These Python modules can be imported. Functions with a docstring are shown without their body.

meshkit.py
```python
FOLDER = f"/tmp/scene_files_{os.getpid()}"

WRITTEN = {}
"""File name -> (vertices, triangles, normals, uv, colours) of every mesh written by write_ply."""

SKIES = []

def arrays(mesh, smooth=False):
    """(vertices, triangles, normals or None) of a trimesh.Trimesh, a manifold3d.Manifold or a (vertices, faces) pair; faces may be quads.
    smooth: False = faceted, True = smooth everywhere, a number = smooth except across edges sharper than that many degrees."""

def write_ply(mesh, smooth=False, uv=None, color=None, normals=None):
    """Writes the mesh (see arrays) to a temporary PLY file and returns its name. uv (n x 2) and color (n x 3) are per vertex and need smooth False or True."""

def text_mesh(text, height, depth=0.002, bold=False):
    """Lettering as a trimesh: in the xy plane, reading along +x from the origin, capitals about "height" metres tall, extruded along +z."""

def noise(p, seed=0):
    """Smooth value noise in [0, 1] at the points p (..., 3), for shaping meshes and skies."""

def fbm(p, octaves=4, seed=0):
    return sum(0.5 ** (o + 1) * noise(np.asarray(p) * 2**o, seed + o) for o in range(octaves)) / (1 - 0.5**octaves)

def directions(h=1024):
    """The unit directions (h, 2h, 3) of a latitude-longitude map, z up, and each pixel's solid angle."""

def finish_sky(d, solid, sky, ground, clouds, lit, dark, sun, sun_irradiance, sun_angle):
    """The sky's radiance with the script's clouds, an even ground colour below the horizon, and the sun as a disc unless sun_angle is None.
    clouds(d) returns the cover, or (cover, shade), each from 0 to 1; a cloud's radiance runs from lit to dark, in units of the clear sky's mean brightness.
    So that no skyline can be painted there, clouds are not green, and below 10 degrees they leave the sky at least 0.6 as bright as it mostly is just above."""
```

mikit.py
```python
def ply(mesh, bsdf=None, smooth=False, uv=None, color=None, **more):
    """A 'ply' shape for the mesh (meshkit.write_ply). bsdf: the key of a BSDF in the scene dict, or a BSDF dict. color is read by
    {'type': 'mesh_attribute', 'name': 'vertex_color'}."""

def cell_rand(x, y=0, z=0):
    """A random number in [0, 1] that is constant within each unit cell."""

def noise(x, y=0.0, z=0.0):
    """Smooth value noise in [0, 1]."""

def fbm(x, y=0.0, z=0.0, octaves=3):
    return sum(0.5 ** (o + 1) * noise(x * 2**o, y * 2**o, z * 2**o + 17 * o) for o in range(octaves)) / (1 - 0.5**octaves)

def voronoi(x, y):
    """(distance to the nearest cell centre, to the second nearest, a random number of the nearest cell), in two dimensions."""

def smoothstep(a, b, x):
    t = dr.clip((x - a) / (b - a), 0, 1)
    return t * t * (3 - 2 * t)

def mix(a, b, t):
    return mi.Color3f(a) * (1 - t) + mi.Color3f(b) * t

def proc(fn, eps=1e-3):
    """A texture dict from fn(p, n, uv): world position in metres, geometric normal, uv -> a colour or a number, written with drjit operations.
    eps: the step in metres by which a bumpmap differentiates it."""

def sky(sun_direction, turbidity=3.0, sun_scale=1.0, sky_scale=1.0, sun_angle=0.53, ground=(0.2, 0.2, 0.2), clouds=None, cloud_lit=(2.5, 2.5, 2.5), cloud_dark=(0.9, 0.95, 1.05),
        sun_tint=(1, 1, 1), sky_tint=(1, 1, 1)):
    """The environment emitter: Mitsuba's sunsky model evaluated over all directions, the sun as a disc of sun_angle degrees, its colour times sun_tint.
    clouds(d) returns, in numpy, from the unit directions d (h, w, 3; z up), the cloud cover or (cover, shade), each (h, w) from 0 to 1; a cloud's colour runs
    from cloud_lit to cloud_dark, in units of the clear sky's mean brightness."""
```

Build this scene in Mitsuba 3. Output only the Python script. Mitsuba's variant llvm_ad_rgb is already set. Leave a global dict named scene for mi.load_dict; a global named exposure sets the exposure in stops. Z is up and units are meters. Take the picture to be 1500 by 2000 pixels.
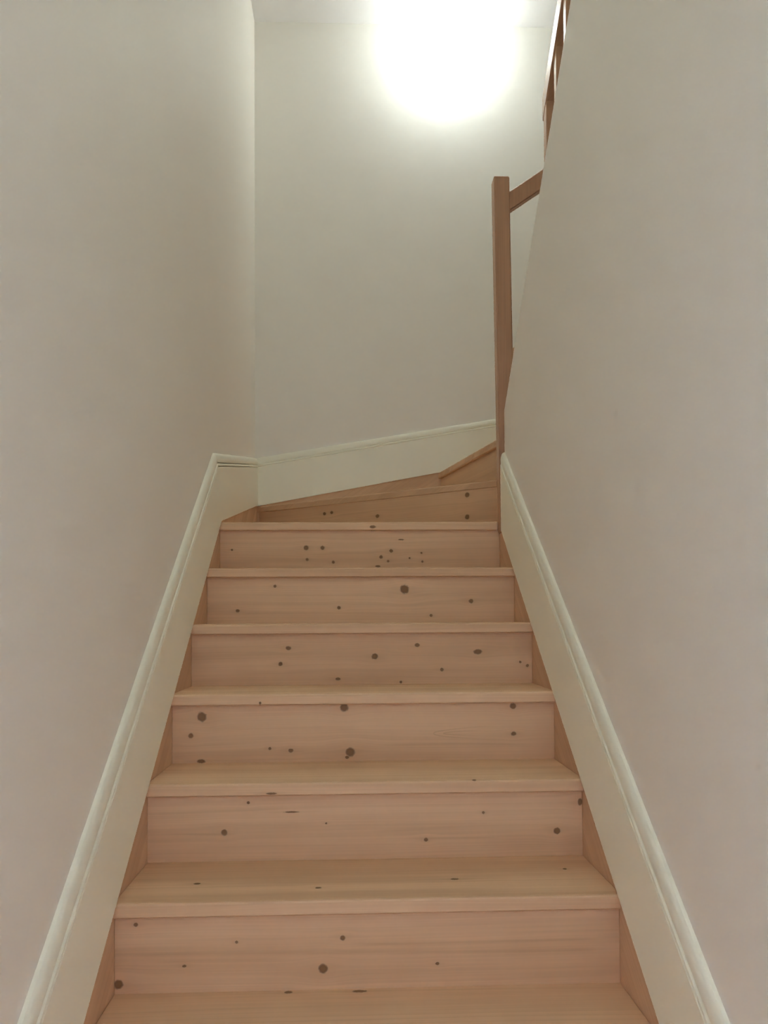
import math, numpy as np, trimesh, drjit as dr, mitsuba as mi, mikit
from mikit import noise, fbm, smoothstep, mix

scene, labels = {'type': 'scene'}, {}
T = mi.ScalarTransform4f

# ---------------------------------------------------------------- camera, lights, exposure
EYE = np.array([0.0, 0.0, 1.5688])
YAW, PITCH, ROLL, FOC = 0.03846, 0.03109, 0.00612, 1640.0
fwd = np.array([math.sin(YAW) * math.cos(PITCH), math.cos(YAW) * math.cos(PITCH), math.sin(PITCH)])
rgt = np.array([math.cos(YAW), -math.sin(YAW), 0.0])
up0 = np.cross(rgt, fwd)
upv = rgt * math.sin(ROLL) + up0 * math.cos(ROLL)
scene['camera'] = {'type': 'perspective', 'fov': math.degrees(2 * math.atan(750 / FOC)), 'fov_axis': 'x', 'near_clip': 0.02, 'far_clip': 60.0,
                   'principal_point_offset_x': 0.0, 'principal_point_offset_y': -0.0785,
                   'to_world': T().look_at(origin=EYE.tolist(), target=(EYE + fwd).tolist(), up=upv.tolist())}
exposure = 0.0
UP_LAMP = [12.6, 13.9, 13.7]          # radiance of the globe over the winders
HALL_LAMP = [252.0, 296.0, 415.0]     # radiance of the globe in the hall, round the corner
LANDING_LAMP = [13.5, 16.3, 14.4]     # radiance of the globe on the ceiling over the foot of the stairs
FLIGHT_LAMP = [5.0, 5.6, 4.9]      # radiance of the globe on the ceiling over the upper flight

# ---------------------------------------------------------------- dimensions (metres, z = 0 is the hall floor)
XL, XR = -0.4435, 0.5065          # faces of the painted skirting boards
XLW, XRW = -0.460, 0.523          # plaster faces
SL, SR = -0.4511, 0.5141          # faces of the wooden stringers
YB = 4.0233                       # back wall
RUN, RISE, Y6 = 0.25325, 0.172795, 1.61023
NT, OV = 0.029, 0.0137            # tread thickness, nosing overhang
CEIL, HALLCEIL = 4.480, 2.60
Z12, Z13 = 2.1058, 2.2688         # winder tops
yn = lambda k: Y6 + (k - 6) * RUN
zt = lambda k: k * RISE
nose_z = lambda y: zt(6) + (y - Y6) * RISE / RUN

# ---------------------------------------------------------------- materials
RISER_KNOTS = [(-0.1557, 1.8134, 0.0088, 0.0088), (-0.0995, 1.8132, 0.007, 0.007), (-0.1524, 1.7728, 0.0053, 0.0053), (-0.0627, 1.7637, 0.0053, 0.0053), (0.1369, 1.8019, 0.0062, 0.0062), (0.1014, 1.7808, 0.0062, 0.0062), (0.126, 1.7665, 0.0044, 0.0044), (0.2004, 1.7769, 0.0035, 0.0035), (0.2414, 1.7945, 0.0035, 0.0035), (0.2447, 1.7643, 0.0041, 0.0041), (0.1708, 1.8408, 0.0106, 0.0026), (-0.4095, 1.8071, 0.0035, 0.0035), (0.0906, 1.749, 0.0088, 0.0035), (-0.2399, 1.6718, 0.0048, 0.0048), (0.166, 1.6602, 0.0145, 0.0145), (0.3762, 1.6221, 0.0072, 0.0072), (-0.0402, 1.6034, 0.0056, 0.0056), (-0.3563, 1.5956, 0.0064, 0.0048), (0.2494, 1.5776, 0.0048, 0.0048), (-0.1798, 1.4867, 0.0073, 0.0058), (-0.2015, 1.4421, 0.0058, 0.0058), (0.0645, 1.4617, 0.0087, 0.0087), (0.1854, 1.4926, 0.0073, 0.0058), (0.3577, 1.4725, 0.0116, 0.0073), (0.2549, 1.4224, 0.0051, 0.0051), (-0.0401, 1.3989, 0.0073, 0.0044), (0.1381, 1.3886, 0.0036, 0.0036), (0.4793, 1.4424, 0.0036, 0.0036), (0.4998, 1.432, 0.0044, 0.0044), (-0.3774, 1.3252, 0.0117, 0.0117), (-0.4041, 1.2782, 0.0065, 0.0065), (-0.3786, 1.2142, 0.0104, 0.0052), (-0.0207, 1.3446, 0.0104, 0.0104), (-0.2075, 1.244, 0.0039, 0.0039), (-0.155, 1.2382, 0.0065, 0.0052), (-0.0057, 1.2326, 0.0117, 0.0117), (-0.0135, 1.2198, 0.0052, 0.0039), (0.4087, 1.3442, 0.0078, 0.0078), (0.4093, 1.2741, 0.0065, 0.0052), (-0.2303, 1.164, 0.0034, 0.0034), (-0.1358, 1.1424, 0.016, 0.0021), (-0.2831, 1.0998, 0.0069, 0.0069), (-0.059, 1.1165, 0.0023, 0.0023), (0.1622, 1.077, 0.0046, 0.0046), (0.4562, 1.0916, 0.0074, 0.0074), (0.5091, 1.1556, 0.0057, 0.008), (0.2909, 1.1349, 0.0029, 0.0029), (-0.4114, 0.9929, 0.004, 0.004), (-0.2218, 0.9564, 0.003, 0.003), (-0.0207, 0.96, 0.005, 0.005), (-0.058, 0.903, 0.0089, 0.0089), (-0.3201, 0.9135, 0.004, 0.0025), (-0.4435, 0.8818, 0.0089, 0.0089), (0.1602, 0.9079, 0.004, 0.003), (-0.1203, 2.0408, 0.0069, 0.0069), (-0.0874, 2.0423, 0.0069, 0.0069), (0.1119, 2.0074, 0.0077, 0.0077), (0.4612, 2.0588, 0.0081, 0.0102), (0.4604, 1.9704, 0.0081, 0.0102)]
TREAD_KNOTS = [(0.0733, 4.7603, 0.0105, 0.0055), (-0.2302, 3.4764, 0.0032, 0.0032), (-0.1783, 3.0498, 0.0114, 0.0023), (0.2696, 3.0776, 0.0046, 0.0055), (-0.3143, 2.7601, 0.0074, 0.0055), (-0.0686, 2.7202, 0.0062, 0.0055), (0.2069, 2.7598, 0.0084, 0.0055), (0.4477, 2.8157, 0.0043, 0.0055), (-0.1235, 2.4794, 0.0079, 0.0055), (0.0109, 2.4767, 0.0138, 0.0055)]

def plaster(p, n, uv):
    m = fbm(p.x * 1.7 + p.y * 1.3, p.y * 0.9 - p.x, p.z * 1.5, 3)
    c = mix((0.825, 0.800, 0.745), (0.850, 0.825, 0.770), m)
    # the faint scuffs: one by the left edge, two on the right wall
    s = smoothstep(0.05, 0.0, dr.sqrt(dr.square((p.y - 1.095) / 0.6) + dr.square((p.z - 1.715 - (p.y - 1.095) * -0.5) * 2.2))) * dr.select(p.x < 0, 1.0, 0.0)
    s += smoothstep(0.02, 0.0, dr.sqrt(dr.square(p.y - 1.63) + dr.square((p.z - 1.97) * 1.5))) * dr.select(p.x > 0, 0.6, 0.0)
    s += smoothstep(0.012, 0.0, dr.sqrt(dr.square(p.y - 1.07) + dr.square((p.z - 1.375) * 1.5))) * dr.select(p.x > 0, 0.6, 0.0)
    return c * (1 - 0.10 * s)

def plaster_bump(p, n, uv):
    return fbm((p.x + p.y) * 160, (p.y - p.x) * 160, p.z * 160, 2)

def timber(u, v, knots):
    """Pale pine with the grain along u: streaks, growth-ring bands, and knots at their places on the boards."""
    pull = mi.Float(0)
    k_dark, k_rim, k_shade = mi.Float(0), mi.Float(0), mi.Float(0)
    for (a, b, ra, rb) in knots:
        ra, rb = ra * 0.9, rb * 0.9
        du, dv = u - a, v - b
        near = dr.exp(-dr.square(du / (ra * 5)) - dr.square(dv / (rb * 3)))
        pull += near * dv * 0.7
        w = 1 + 0.25 * (noise(u * 260, v * 260, a * 90) - 0.5)
        d = dr.sqrt(dr.square(du / ra) + dr.square(dv / rb)) * w
        k_dark = dr.maximum(k_dark, smoothstep(1.15, 0.65, d))
        k_rim = dr.maximum(k_rim, smoothstep(0.55, 0.9, d) * smoothstep(1.3, 0.95, d))
        k_shade = dr.maximum(k_shade, dr.exp(-dr.square(du / (ra * 4)) - dr.square(dv / (rb * 1.3))))
    vv = v - pull
    wob = 0.035 * (fbm(u * 1.3, vv * 4, 3.0, 2) - 0.5)
    ring = noise((vv + wob) * 120, u * 0.5, 1.0)
    fine = noise((vv + wob * 0.5) * 420, u * 5.0, 7.0)
    broad = fbm(u * 1.1, (vv + wob) * 14, 11.0, 3)
    c = mix((0.705, 0.475, 0.308), (0.617, 0.397, 0.247), smoothstep(0.35, 0.75, broad))
    c = mix(c, mi.Color3f(0.54, 0.345, 0.20), 0.20 * smoothstep(0.55, 0.95, ring))
    c = c * (0.965 + 0.07 * fine)
    c = mix(c, mi.Color3f(0.42, 0.25, 0.13), 0.20 * k_shade)
    c = mix(c, mi.Color3f(0.185, 0.088, 0.032), 0.90 * k_dark)
    return mix(c, mi.Color3f(0.09, 0.04, 0.018), 0.5 * k_rim)

def flame(u, v, a, b, length, h):
    """A pointed growth-ring figure opening to +u from (a, b)."""
    t = dr.clip((u - a) / length, 0, 1)
    edge = h * dr.sqrt(t)
    return smoothstep(0.0022, 0.0004, dr.abs(dr.abs(v - b) - edge)) * dr.select((u > a) & (u < a + length), 1.0, 0.0) * (1 - t)

STREAKS = [(-0.44, 0.50, 0.936, 0.004, 0.35), (-0.02, 0.50, 0.948, 0.003, 0.45), (-0.40, -0.10, 0.922, 0.003, 0.30), (-0.42, -0.25, 1.098, 0.003, 0.40), (0.10, 0.35, 1.077, 0.002, 0.35),
           (0.25, 0.50, 0.930, 0.010, 0.25), (-0.40, -0.05, 1.118, 0.010, 0.18), (0.02, 0.48, 1.100, 0.004, 0.22), (-0.19, -0.10, 1.238, 0.0016, 0.6), (0.05, 0.46, 1.250, 0.003, 0.25),
           (-0.42, 0.05, 1.300, 0.008, 0.15), (-0.38, 0.46, 1.425, 0.006, 0.18), (-0.44, 0.20, 1.585, 0.004, 0.2), (-0.05, 0.50, 1.645, 0.006, 0.15), (-0.40, 0.45, 1.770, 0.006, 0.15)]
cell = lambda v: (math.sin(v * 917.3) * 43758.5) % 1.0

def riser_wood(p, n, uv):
    c = timber(p.x, p.z, RISER_KNOTS)
    for (x0, x1, z0, h, a) in STREAKS:
        e = smoothstep(x0, x0 + 0.08, p.x) * smoothstep(x1, x1 - 0.08, p.x)
        w = z0 + 0.010 * (noise(p.x * 3.5, z0 * 50) - 0.5) + 0.02 * (p.x - x0) * (cell(z0) - 0.5)
        c = mix(c, mi.Color3f(0.43, 0.25, 0.135), a * e * dr.exp(-dr.square((p.z - w) / h)) * (0.6 + 0.4 * noise(p.x * 20, p.z * 500)))
    f = dr.maximum(flame(p.x, p.z, 0.205, 1.277, 0.16, 0.018), flame(p.x, p.z, 0.23, 1.277, 0.10, 0.007))
    return mix(c, mi.Color3f(0.47, 0.30, 0.175), 0.45 * f)

def tread_wood(p, n, uv):
    return timber(p.x, p.y + p.z, TREAD_KNOTS)

def side_wood(p, n, uv):
    return timber((p.y + p.x) * 0.83 + p.z * 0.56, p.z * 0.83 - (p.y + p.x) * 0.56, []) * mi.Color3f(0.96, 0.96, 0.97)

def rail_wood(p, n, uv):
    u, v = p.z, p.x * 0.9 + p.y * 1.1
    b = fbm(u * 1.5, v * 30, 2.0, 3)
    c = mix((0.50, 0.285, 0.172), (0.38, 0.20, 0.115), b)
    return c * (0.94 + 0.12 * noise(u * 8, v * 300, 1.0))

def bsdf(name, fn, rough, spec=0.4, bump=None, **kw):
    b = {'type': 'principled', 'base_color': mikit.proc(fn) if callable(fn) else {'type': 'rgb', 'value': list(fn)}, 'roughness': rough, 'specular': spec, **kw}
    if bump:
        b = {'type': 'bumpmap', 'arbitrary': mikit.proc(bump[0], eps=0.002), 'scale': bump[1], 'bsdf': b}
    scene[name] = {'type': 'twosided', 'bsdf': b}

bsdf('mat_plaster', plaster, 0.55, 0.35)
bsdf('mat_ceiling', (0.91, 0.905, 0.90), 0.7, 0.2)
bsdf('mat_cream', (0.91, 0.91, 0.79), 0.42, 0.4)
bsdf('mat_riser', riser_wood, 0.55, 0.2)
bsdf('mat_tread', tread_wood, 0.55, 0.2)
bsdf('mat_side', side_wood, 0.55, 0.2)
bsdf('mat_rail', rail_wood, 0.32, 0.55)
bsdf('mat_white_metal', (0.8, 0.8, 0.78), 0.4, 0.5)
bsdf('mat_hall_floor', (0.30, 0.235, 0.185), 0.5, 0.4)

# ---------------------------------------------------------------- helpers
def numbered(name):
    if name not in scene and not any(k.startswith(name + '__') for k in scene):
        return name
    i = 1
    while '%s_%03d' % (name, i) in scene or any(k.startswith('%s_%03d__' % (name, i)) for k in scene):
        i += 1
    return '%s_%03d' % (name, i)

def add(name, mesh, mat, parent=None, label=None, cat=None, kind=None, group=None, smooth=False, **more):
    key = numbered((parent + '__' if parent else '') + name)
    scene[key] = mikit.ply(mesh, mat, smooth=smooth, **more)
    d = {k: v for k, v in (('label', label), ('category', cat), ('kind', kind), ('group', group)) if v}
    if d:
        labels[key] = d
    return key

def prism(poly, a, b, axis):
    """A polygon swept straight from a to b: axis 'x' takes (y, z) points, 'z' takes (x, y), 'y' takes (x, z)."""
    poly = np.asarray(poly, float)
    from shapely.geometry import Polygon
    m = trimesh.creation.extrude_polygon(Polygon(poly), 1.0)
    v = np.array(m.vertices)
    h = a + v[:, 2] * (b - a)
    if axis == 'x':
        w = np.stack([h, v[:, 0], v[:, 1]], 1)
    elif axis == 'y':
        w = np.stack([v[:, 0], h, v[:, 1]], 1)
    else:
        w = np.stack([v[:, 0], v[:, 1], h], 1)
    m = trimesh.Trimesh(w, m.faces, process=False)
    if m.volume < 0:
        m.invert()
    return m

def box(x0, x1, y0, y1, z0, z1, c=0.0):
    """A box with chamfered edges."""
    if c <= 0:
        return trimesh.creation.box(bounds=[[x0, y0, z0], [x1, y1, z1]])
    pts = []
    for sx in (0, 1):
        for sy in (0, 1):
            for sz in (0, 1):
                for ax in range(3):
                    o = [c, c, c]
                    o[ax] = 0
                    pts.append([x1 - o[0] if sx else x0 + o[0], y1 - o[1] if sy else y0 + o[1], z1 - o[2] if sz else z0 + o[2]])
    return trimesh.convex.convex_hull(np.array(pts))

def loft(rings):
    """A closed solid through rings of equally many points, capped at both ends."""
    rings = np.asarray(rings, float)
    m, n = rings.shape[:2]
    v = rings.reshape(-1, 3)
    f = []
    for i in range(m - 1):
        for j in range(n):
            a, b = i * n + j, i * n + (j + 1) % n
            f += [[a, b, b + n], [a, b + n, a + n]]
    for j in range(1, n - 1):
        f += [[0, j + 1, j], [(m - 1) * n, (m - 1) * n + j, (m - 1) * n + j + 1]]
    t = trimesh.Trimesh(v, np.array(f), process=False)
    if t.volume < 0:
        t.invert()
    return t

# the moulded skirting profile: (distance out from the wall / thickness, height / board height), from the wall round to the wall
PROFILE = [(0.0, 0.0), (1.0, 0.0), (1.0, 0.795), (0.80, 0.802), (0.80, 0.808), (1.0, 0.815), (1.02, 0.826), (0.98, 0.838), (0.70, 0.846), (0.68, 0.856), (0.86, 0.864),
           (0.93, 0.885), (0.92, 0.910), (0.86, 0.935), (0.76, 0.958), (0.60, 0.980), (0.36, 0.994), (0.0, 1.0)]

def skirting(stations, thick):
    """stations: (bottom point, top point, outward direction) on the wall plane."""
    rings = []
    for b, t, o in stations:
        b, t, o = (np.asarray(q, float) for q in (b, t, o))
        rings.append([b + (t - b) * h + o * d * thick for d, h in PROFILE])
    return loft(rings)

# ---------------------------------------------------------------- the setting
S = 'structure'
add('wall_left', box(XLW - 0.12, XLW, -3.4, YB + 0.12, 0, CEIL + 0.1), 'mat_plaster', kind=S, label='long plain off-white plaster wall on the left of the stairs')
add('wall_back', box(XLW, 1.82, YB, YB + 0.12, 0, CEIL + 0.1), 'mat_plaster', kind=S, label='off-white plaster end wall behind the winders, under the bright lamp')
add('wall_right', prism([(-0.12, 0), (2.828, 0), (2.828, EYE[2] + 0.706), (0.147, CEIL - 0.001), (-0.12, CEIL - 0.001)], XRW, 0.655, 'x'), 'mat_plaster', kind=S,
    label='plain off-white plaster wall on the right whose far end slopes up under the railing')
add('wall_stairwell', box(1.70, 1.82, -0.12, YB, 0, CEIL + 0.1), 'mat_plaster', kind=S, label='plaster wall on the far side of the upper flight')
add('wall_header', box(XLW, 1.82, -0.24, -0.12, HALLCEIL, CEIL + 0.1), 'mat_plaster', kind=S, label='plaster header over the foot of the stairs')
add('ceiling', box(XLW, 1.70, -0.12, YB, CEIL, CEIL + 0.1), 'mat_ceiling', kind=S, label='white ceiling over the stairwell, strip at the top of the photo')
add('ceiling_hall', box(XLW, 3.2, -3.4, -0.24, HALLCEIL, HALLCEIL + 0.1), 'mat_ceiling', kind=S, label='white hall ceiling at the foot of the stairs')
add('wall_hall', box(XLW, 3.2, -3.52, -3.4, 0, HALLCEIL + 0.1), 'mat_plaster', kind=S, label='plaster wall across the hall')
add('wall_hall_side', box(3.2, 3.3, -3.52, -0.12, 0, HALLCEIL + 0.1), 'mat_plaster', kind=S, label='plaster side wall of the hall')
add('wall_hall_front', box(0.655, 3.2, -0.24, -0.12, 0, HALLCEIL), 'mat_plaster', kind=S, label='plaster wall beside the foot of the stairs')
add('floor', box(XLW - 0.1, 3.3, -3.52, YB, -0.12, 0), 'mat_hall_floor', kind=S, label='wooden hall floor at the foot of the stairs')

# skirting boards that follow the stairs
E = EYE[2]
LS = [((XLW, 0.62, nose_z(0.62)), (XLW, 0.535, nose_z(0.535) + 0.270), (1, 0, 0)), ((XLW, 2.8846, E + 0.3375), (XLW, 2.797, E + 0.554), (1, 0, 0)), ((XLW, YB, E + 0.546), (XLW, YB, E + 0.772), (1, 0, 0))]
add('baseboard_left', skirting(LS, XL - XLW), 'mat_cream', kind=S, smooth=24, label='cream painted moulded skirting board climbing the left wall')
RS = [((XRW, 0.62, nose_z(0.62)), (XRW, 0.535, nose_z(0.535) + 0.270), (-1, 0, 0)), ((XRW, 2.822, nose_z(2.822) + 0.002), (XRW, 2.822, nose_z(2.822) + 0.268), (-1, 0, 0))]
add('baseboard_right', skirting(RS, XRW - XR), 'mat_cream', kind=S, smooth=24, label='cream painted moulded skirting board climbing the right wall')
BS = [((XL - 0.012, YB, E + 0.5375), (XL - 0.012, YB, E + 0.7715), (0, -1, 0)), ((0.42, YB, E + 0.7005), (0.42, YB, E + 0.7715 + 0.875 * 0.1673), (0, -1, 0)), ((1.70, YB, E + 0.925), (1.70, YB, E + 0.7715 + 2.155 * 0.1673), (0, -1, 0))]
add('baseboard_back', skirting(BS, 0.0165), 'mat_cream', kind=S, smooth=24, label='cream painted moulded skirting board along the back wall above the winders')

# ---------------------------------------------------------------- the staircase: one thing with its treads, risers and stringers
ST = 'staircase'
labels[ST] = {'label': 'pale knotty pine closed-riser staircase rising between two walls and winding right', 'category': 'staircase'}

def tread_profile(y0, y1, z, t=NT, r=0.005):
    return [(y1, z), (y1, z - t), (y0 + r * 0.6, z - t), (y0, z - t + r * 0.6), (y0, z - r), (y0 + r * 0.3, z - r * 0.3), (y0 + r, z)]

for k in range(1, 11):
    add('tread', prism(tread_profile(yn(k), yn(k + 1) + OV + 0.010, zt(k)), SL + 0.001, SR - 0.001, 'x'), 'mat_tread', ST)
for k in range(1, 12):
    add('riser', prism([(yn(k) + OV, zt(k - 1) if k > 1 else 0.0), (yn(k) + OV + 0.009, zt(k - 1) if k > 1 else 0.0), (yn(k) + OV + 0.009, zt(k) - NT), (yn(k) + OV, zt(k) - NT)], SL + 0.0005, SR - 0.0005, 'x'),
        'mat_riser', ST)

# winders turn about a point behind the newel
BK = YB - 0.0093                                   # face of the back stringer
P12, Q12 = np.array([SL, BK]), np.array([0.566, 3.235])
P13, Q13 = np.array([0.42, BK]), np.array([0.571, 3.255])
P14, Q14 = np.array([1.28, BK]), np.array([0.600, 3.262])
P15, Q15 = np.array([1.69, 3.50]), np.array([0.625, 3.245])

def wedge(outline, front, z, t=NT, r=0.005):
    """A winder tread: an outline in plan whose edge front -> front + 1 is the rounded nosing."""
    o = np.asarray(outline, float)
    a, b = o[front], o[(front + 1) % len(o)]
    d = (b - a) / np.linalg.norm(b - a)
    cen = o.mean(0)
    nrm = np.array([-d[1], d[0]])
    if nrm @ (cen - a) < 0:
        nrm = -nrm
    rings = []
    for dz, ins in ((0, r), (-r * 0.3, r * 0.3), (-r, 0), (-t + r * 0.6, 0), (-t, r * 0.6)):
        q = o.copy()
        q[front] = a + nrm * ins
        q[(front + 1) % len(o)] = b + nrm * ins
        rings.append([[p[0], p[1], z + dz] for p in q])
    return loft(rings)

def upright(a, b, z0, z1, t=0.009):
    """A riser board in plan from a to b, its face set back from the nosing line on the left of a -> b."""
    a, b = np.asarray(a, float), np.asarray(b, float)
    d = (b - a) / np.linalg.norm(b - a)
    nrm = np.array([-d[1], d[0]])
    return prism([a + nrm * OV, b + nrm * OV, b + nrm * (OV + t), a + nrm * (OV + t)], z0, z1, 'z')

WL = 'wedge-shaped winder tread'
z14, z15 = Z13 + 0.175, Z13 + 0.35
y11 = yn(11)
add('tread', wedge([(SL + 0.001, y11), (0.5025, y11), (0.5025, 2.889), (0.556, 2.889), (0.556, 3.262), (SL + 0.001, BK - 0.001)], 0, zt(11)), 'mat_tread', ST, label=WL)
add('tread', wedge([P12 + (0.004, -0.002), Q12, (0.571, 3.255), P13 + (0.02, -0.001)], 0, Z12), 'mat_tread', ST, label=WL)
add('riser', upright(P12 + (0.004, -0.012), Q12 + (0, -0.02), zt(11), Z12 - NT), 'mat_riser', ST)
add('tread', wedge([P13, Q13, Q14, P14 + (0.02, -0.001)], 0, Z13), 'mat_tread', ST, label=WL)
add('riser', upright(P13 + (0, -0.002), Q13, Z12, Z13 - NT), 'mat_riser', ST)
add('tread', wedge([P14, Q14, Q15, P15, (1.69, BK)], 0, z14), 'mat_tread', ST, label=WL)
add('riser', upright(P14 + (0, -0.002), Q14, Z13, z14 - NT), 'mat_riser', ST)
add('tread', wedge([P15, Q15, (0.73, 2.89), (1.69, 2.89)], 0, z15), 'mat_tread', ST, label=WL)
add('riser', upright(P15, Q15, z14, z15 - NT), 'mat_riser', ST)

add('stringer', prism([(0.36, 0.002), (0.36, nose_z(0.36) + 0.05), (2.8846, E + 0.350), (YB - 0.001, E + 0.560), (YB - 0.001, E - 0.02), (2.8846, E - 0.02), (0.90, 0.002)], XLW + 0.0005, SL, 'x'), 'mat_side', ST)
add('stringer', prism([(0.36, 0.002), (0.36, nose_z(0.36) + 0.05), (2.826, nose_z(2.826) + 0.02), (2.826, 1.860), (2.91, 1.860), (2.91, E - 0.02), (0.90, 0.002)], SR, XRW - 0.0005, 'x'), 'mat_side', ST)
add('stringer', prism([(SL, E - 0.02), (SL, E + 0.548), (0.42, E + 0.712), (1.69, E + 0.935), (1.69, E - 0.02)], BK, YB - 0.0005, 'y'), 'mat_side', ST)
add('well_string', prism([(2.892, 1.62), (2.892, E + 0.60), (3.24, E + 0.84), (3.24, 1.62)], 0.574, 0.594, 'x'), 'mat_side', ST)

# ---------------------------------------------------------------- the railing: newels, handrails and balusters
RL = 'stair_railing'
labels[RL] = {'label': 'reddish-brown wooden railing with a square newel post and raking handrails', 'category': 'railing'}

def leaning(m, y0, z_ref, k):
    v = np.array(m.vertices)
    v[:, 0] -= (v[:, 2] - z_ref) * k
    return trimesh.Trimesh(v, m.faces, process=False)

newel = box(0.4970, 0.5510, 2.832, 2.887, 1.862, 3.093, 0.0035)
add('newel_post', leaning(newel, 0, 3.08, 0.0085), 'mat_rail', RL, label='square newel post')

def raking(a, b, w, h, axis, c=0.004):
    """A bar with plumb ends whose lower edge runs a -> b; w across, h plumb height."""
    a, b = np.asarray(a, float), np.asarray(b, float)
    side = np.array([0, 1.0, 0]) if axis == 'x' else np.array([1.0, 0, 0])
    sec = [(c, 0), (w - c, 0), (w, c), (w, h - c), (w - c, h), (c, h), (0, h - c), (0, c)]
    return loft([[p + side * s + np.array([0, 0, q]) for s, q in sec] for p in (a, b)])

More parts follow.
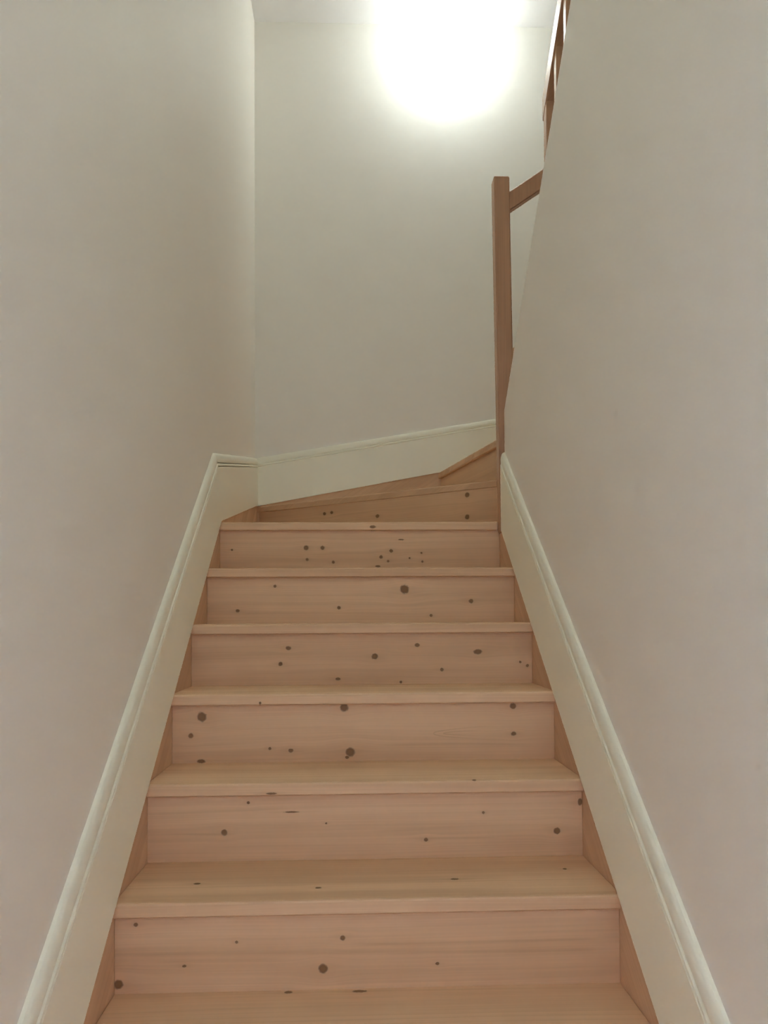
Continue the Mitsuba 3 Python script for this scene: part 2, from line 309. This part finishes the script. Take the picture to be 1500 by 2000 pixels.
add('handrail', raking((0.5495, 2.842, 2.9745), (0.684, 2.842, 3.0665), 0.034, 0.068, 'x'), 'mat_rail', RL, label='short raking handrail')
sl = 0.800
R0 = np.array([0.683, 2.8746, 3.3395])
yend = 1.475
add('handrail', raking(R0 + (0, 0.02, -0.02 * sl), (0.683, yend, R0[2] + (R0[1] - yend) * sl), 0.045, 0.088, 'y'), 'mat_rail', RL, label='upper handrail')
top_of = lambda y: R0[2] + (R0[1] - y) * sl
add('newel_post', box(0.6845, 0.7245, 2.842, 2.886, 2.30, top_of(2.866) + 0.03, 0.003), 'mat_rail', RL)
for i in range(1, 10):
    y0 = 2.842 - 0.130 * i
    m = box(0.688, 0.721, y0, y0 + 0.033, 0, 1, 0.002)
    v = np.array(m.vertices)
    base = E + 0.706 + (2.828 - y0) * 0.8205
    for j in range(len(v)):
        tz = top_of(v[j, 1]) + 0.002
        v[j, 2] = base + v[j, 2] * (tz - base)
    add('baluster', trimesh.Trimesh(v, m.faces, process=False), 'mat_rail', RL)
string = raking((0.680, 2.886, E + 0.706 - 0.30), (0.680, 0.5, E + 0.706 + 2.386 * 0.8205 - 0.30), 0.045, 0.32, 'y', 0.002)
add('string_cap', string, 'mat_rail', RL, label='string carrying the balusters')

# ---------------------------------------------------------------- lamps
def globe_lamp(name, x, y, zc, r, radiance, zc_ceiling, label):
    labels[name] = {'label': label, 'category': 'lamp'}
    g = trimesh.creation.icosphere(subdivisions=4, radius=r)
    g.apply_translation([x, y, zc])
    add('globe', g, 'mat_white_metal', name, smooth=True, emitter={'type': 'area', 'radiance': {'type': 'rgb', 'value': radiance}})
    prof = np.array([[0.0, zc + r - 0.004], [0.040, zc + r - 0.004], [0.046, zc + r + 0.004], [0.052, zc_ceiling - 0.012], [0.062, zc_ceiling - 0.008], [0.064, zc_ceiling], [0.0, zc_ceiling]])
    m = trimesh.creation.revolve(prof, sections=32)
    m.apply_translation([x, y, 0])
    add('ceiling_mount', m, 'mat_white_metal', name, smooth=40)

globe_lamp('globe_lamp', 0.476, 3.835, 4.312, 0.120, UP_LAMP, CEIL, 'glowing white globe lamp close under the ceiling by the back wall')
globe_lamp('hall_lamp', 2.0, -0.85, 2.44, 0.14, HALL_LAMP, HALLCEIL, 'white globe lamp of the hall below the stairs, behind the viewer')
globe_lamp('landing_lamp', -0.10, 0.15, 4.335, 0.12, LANDING_LAMP, CEIL, 'white globe lamp on the stairwell ceiling, above and behind the viewer')
globe_lamp('flight_lamp', 1.25, 2.25, 4.335, 0.12, FLIGHT_LAMP, CEIL, 'white globe lamp over the upper flight, hidden by the right-hand wall')
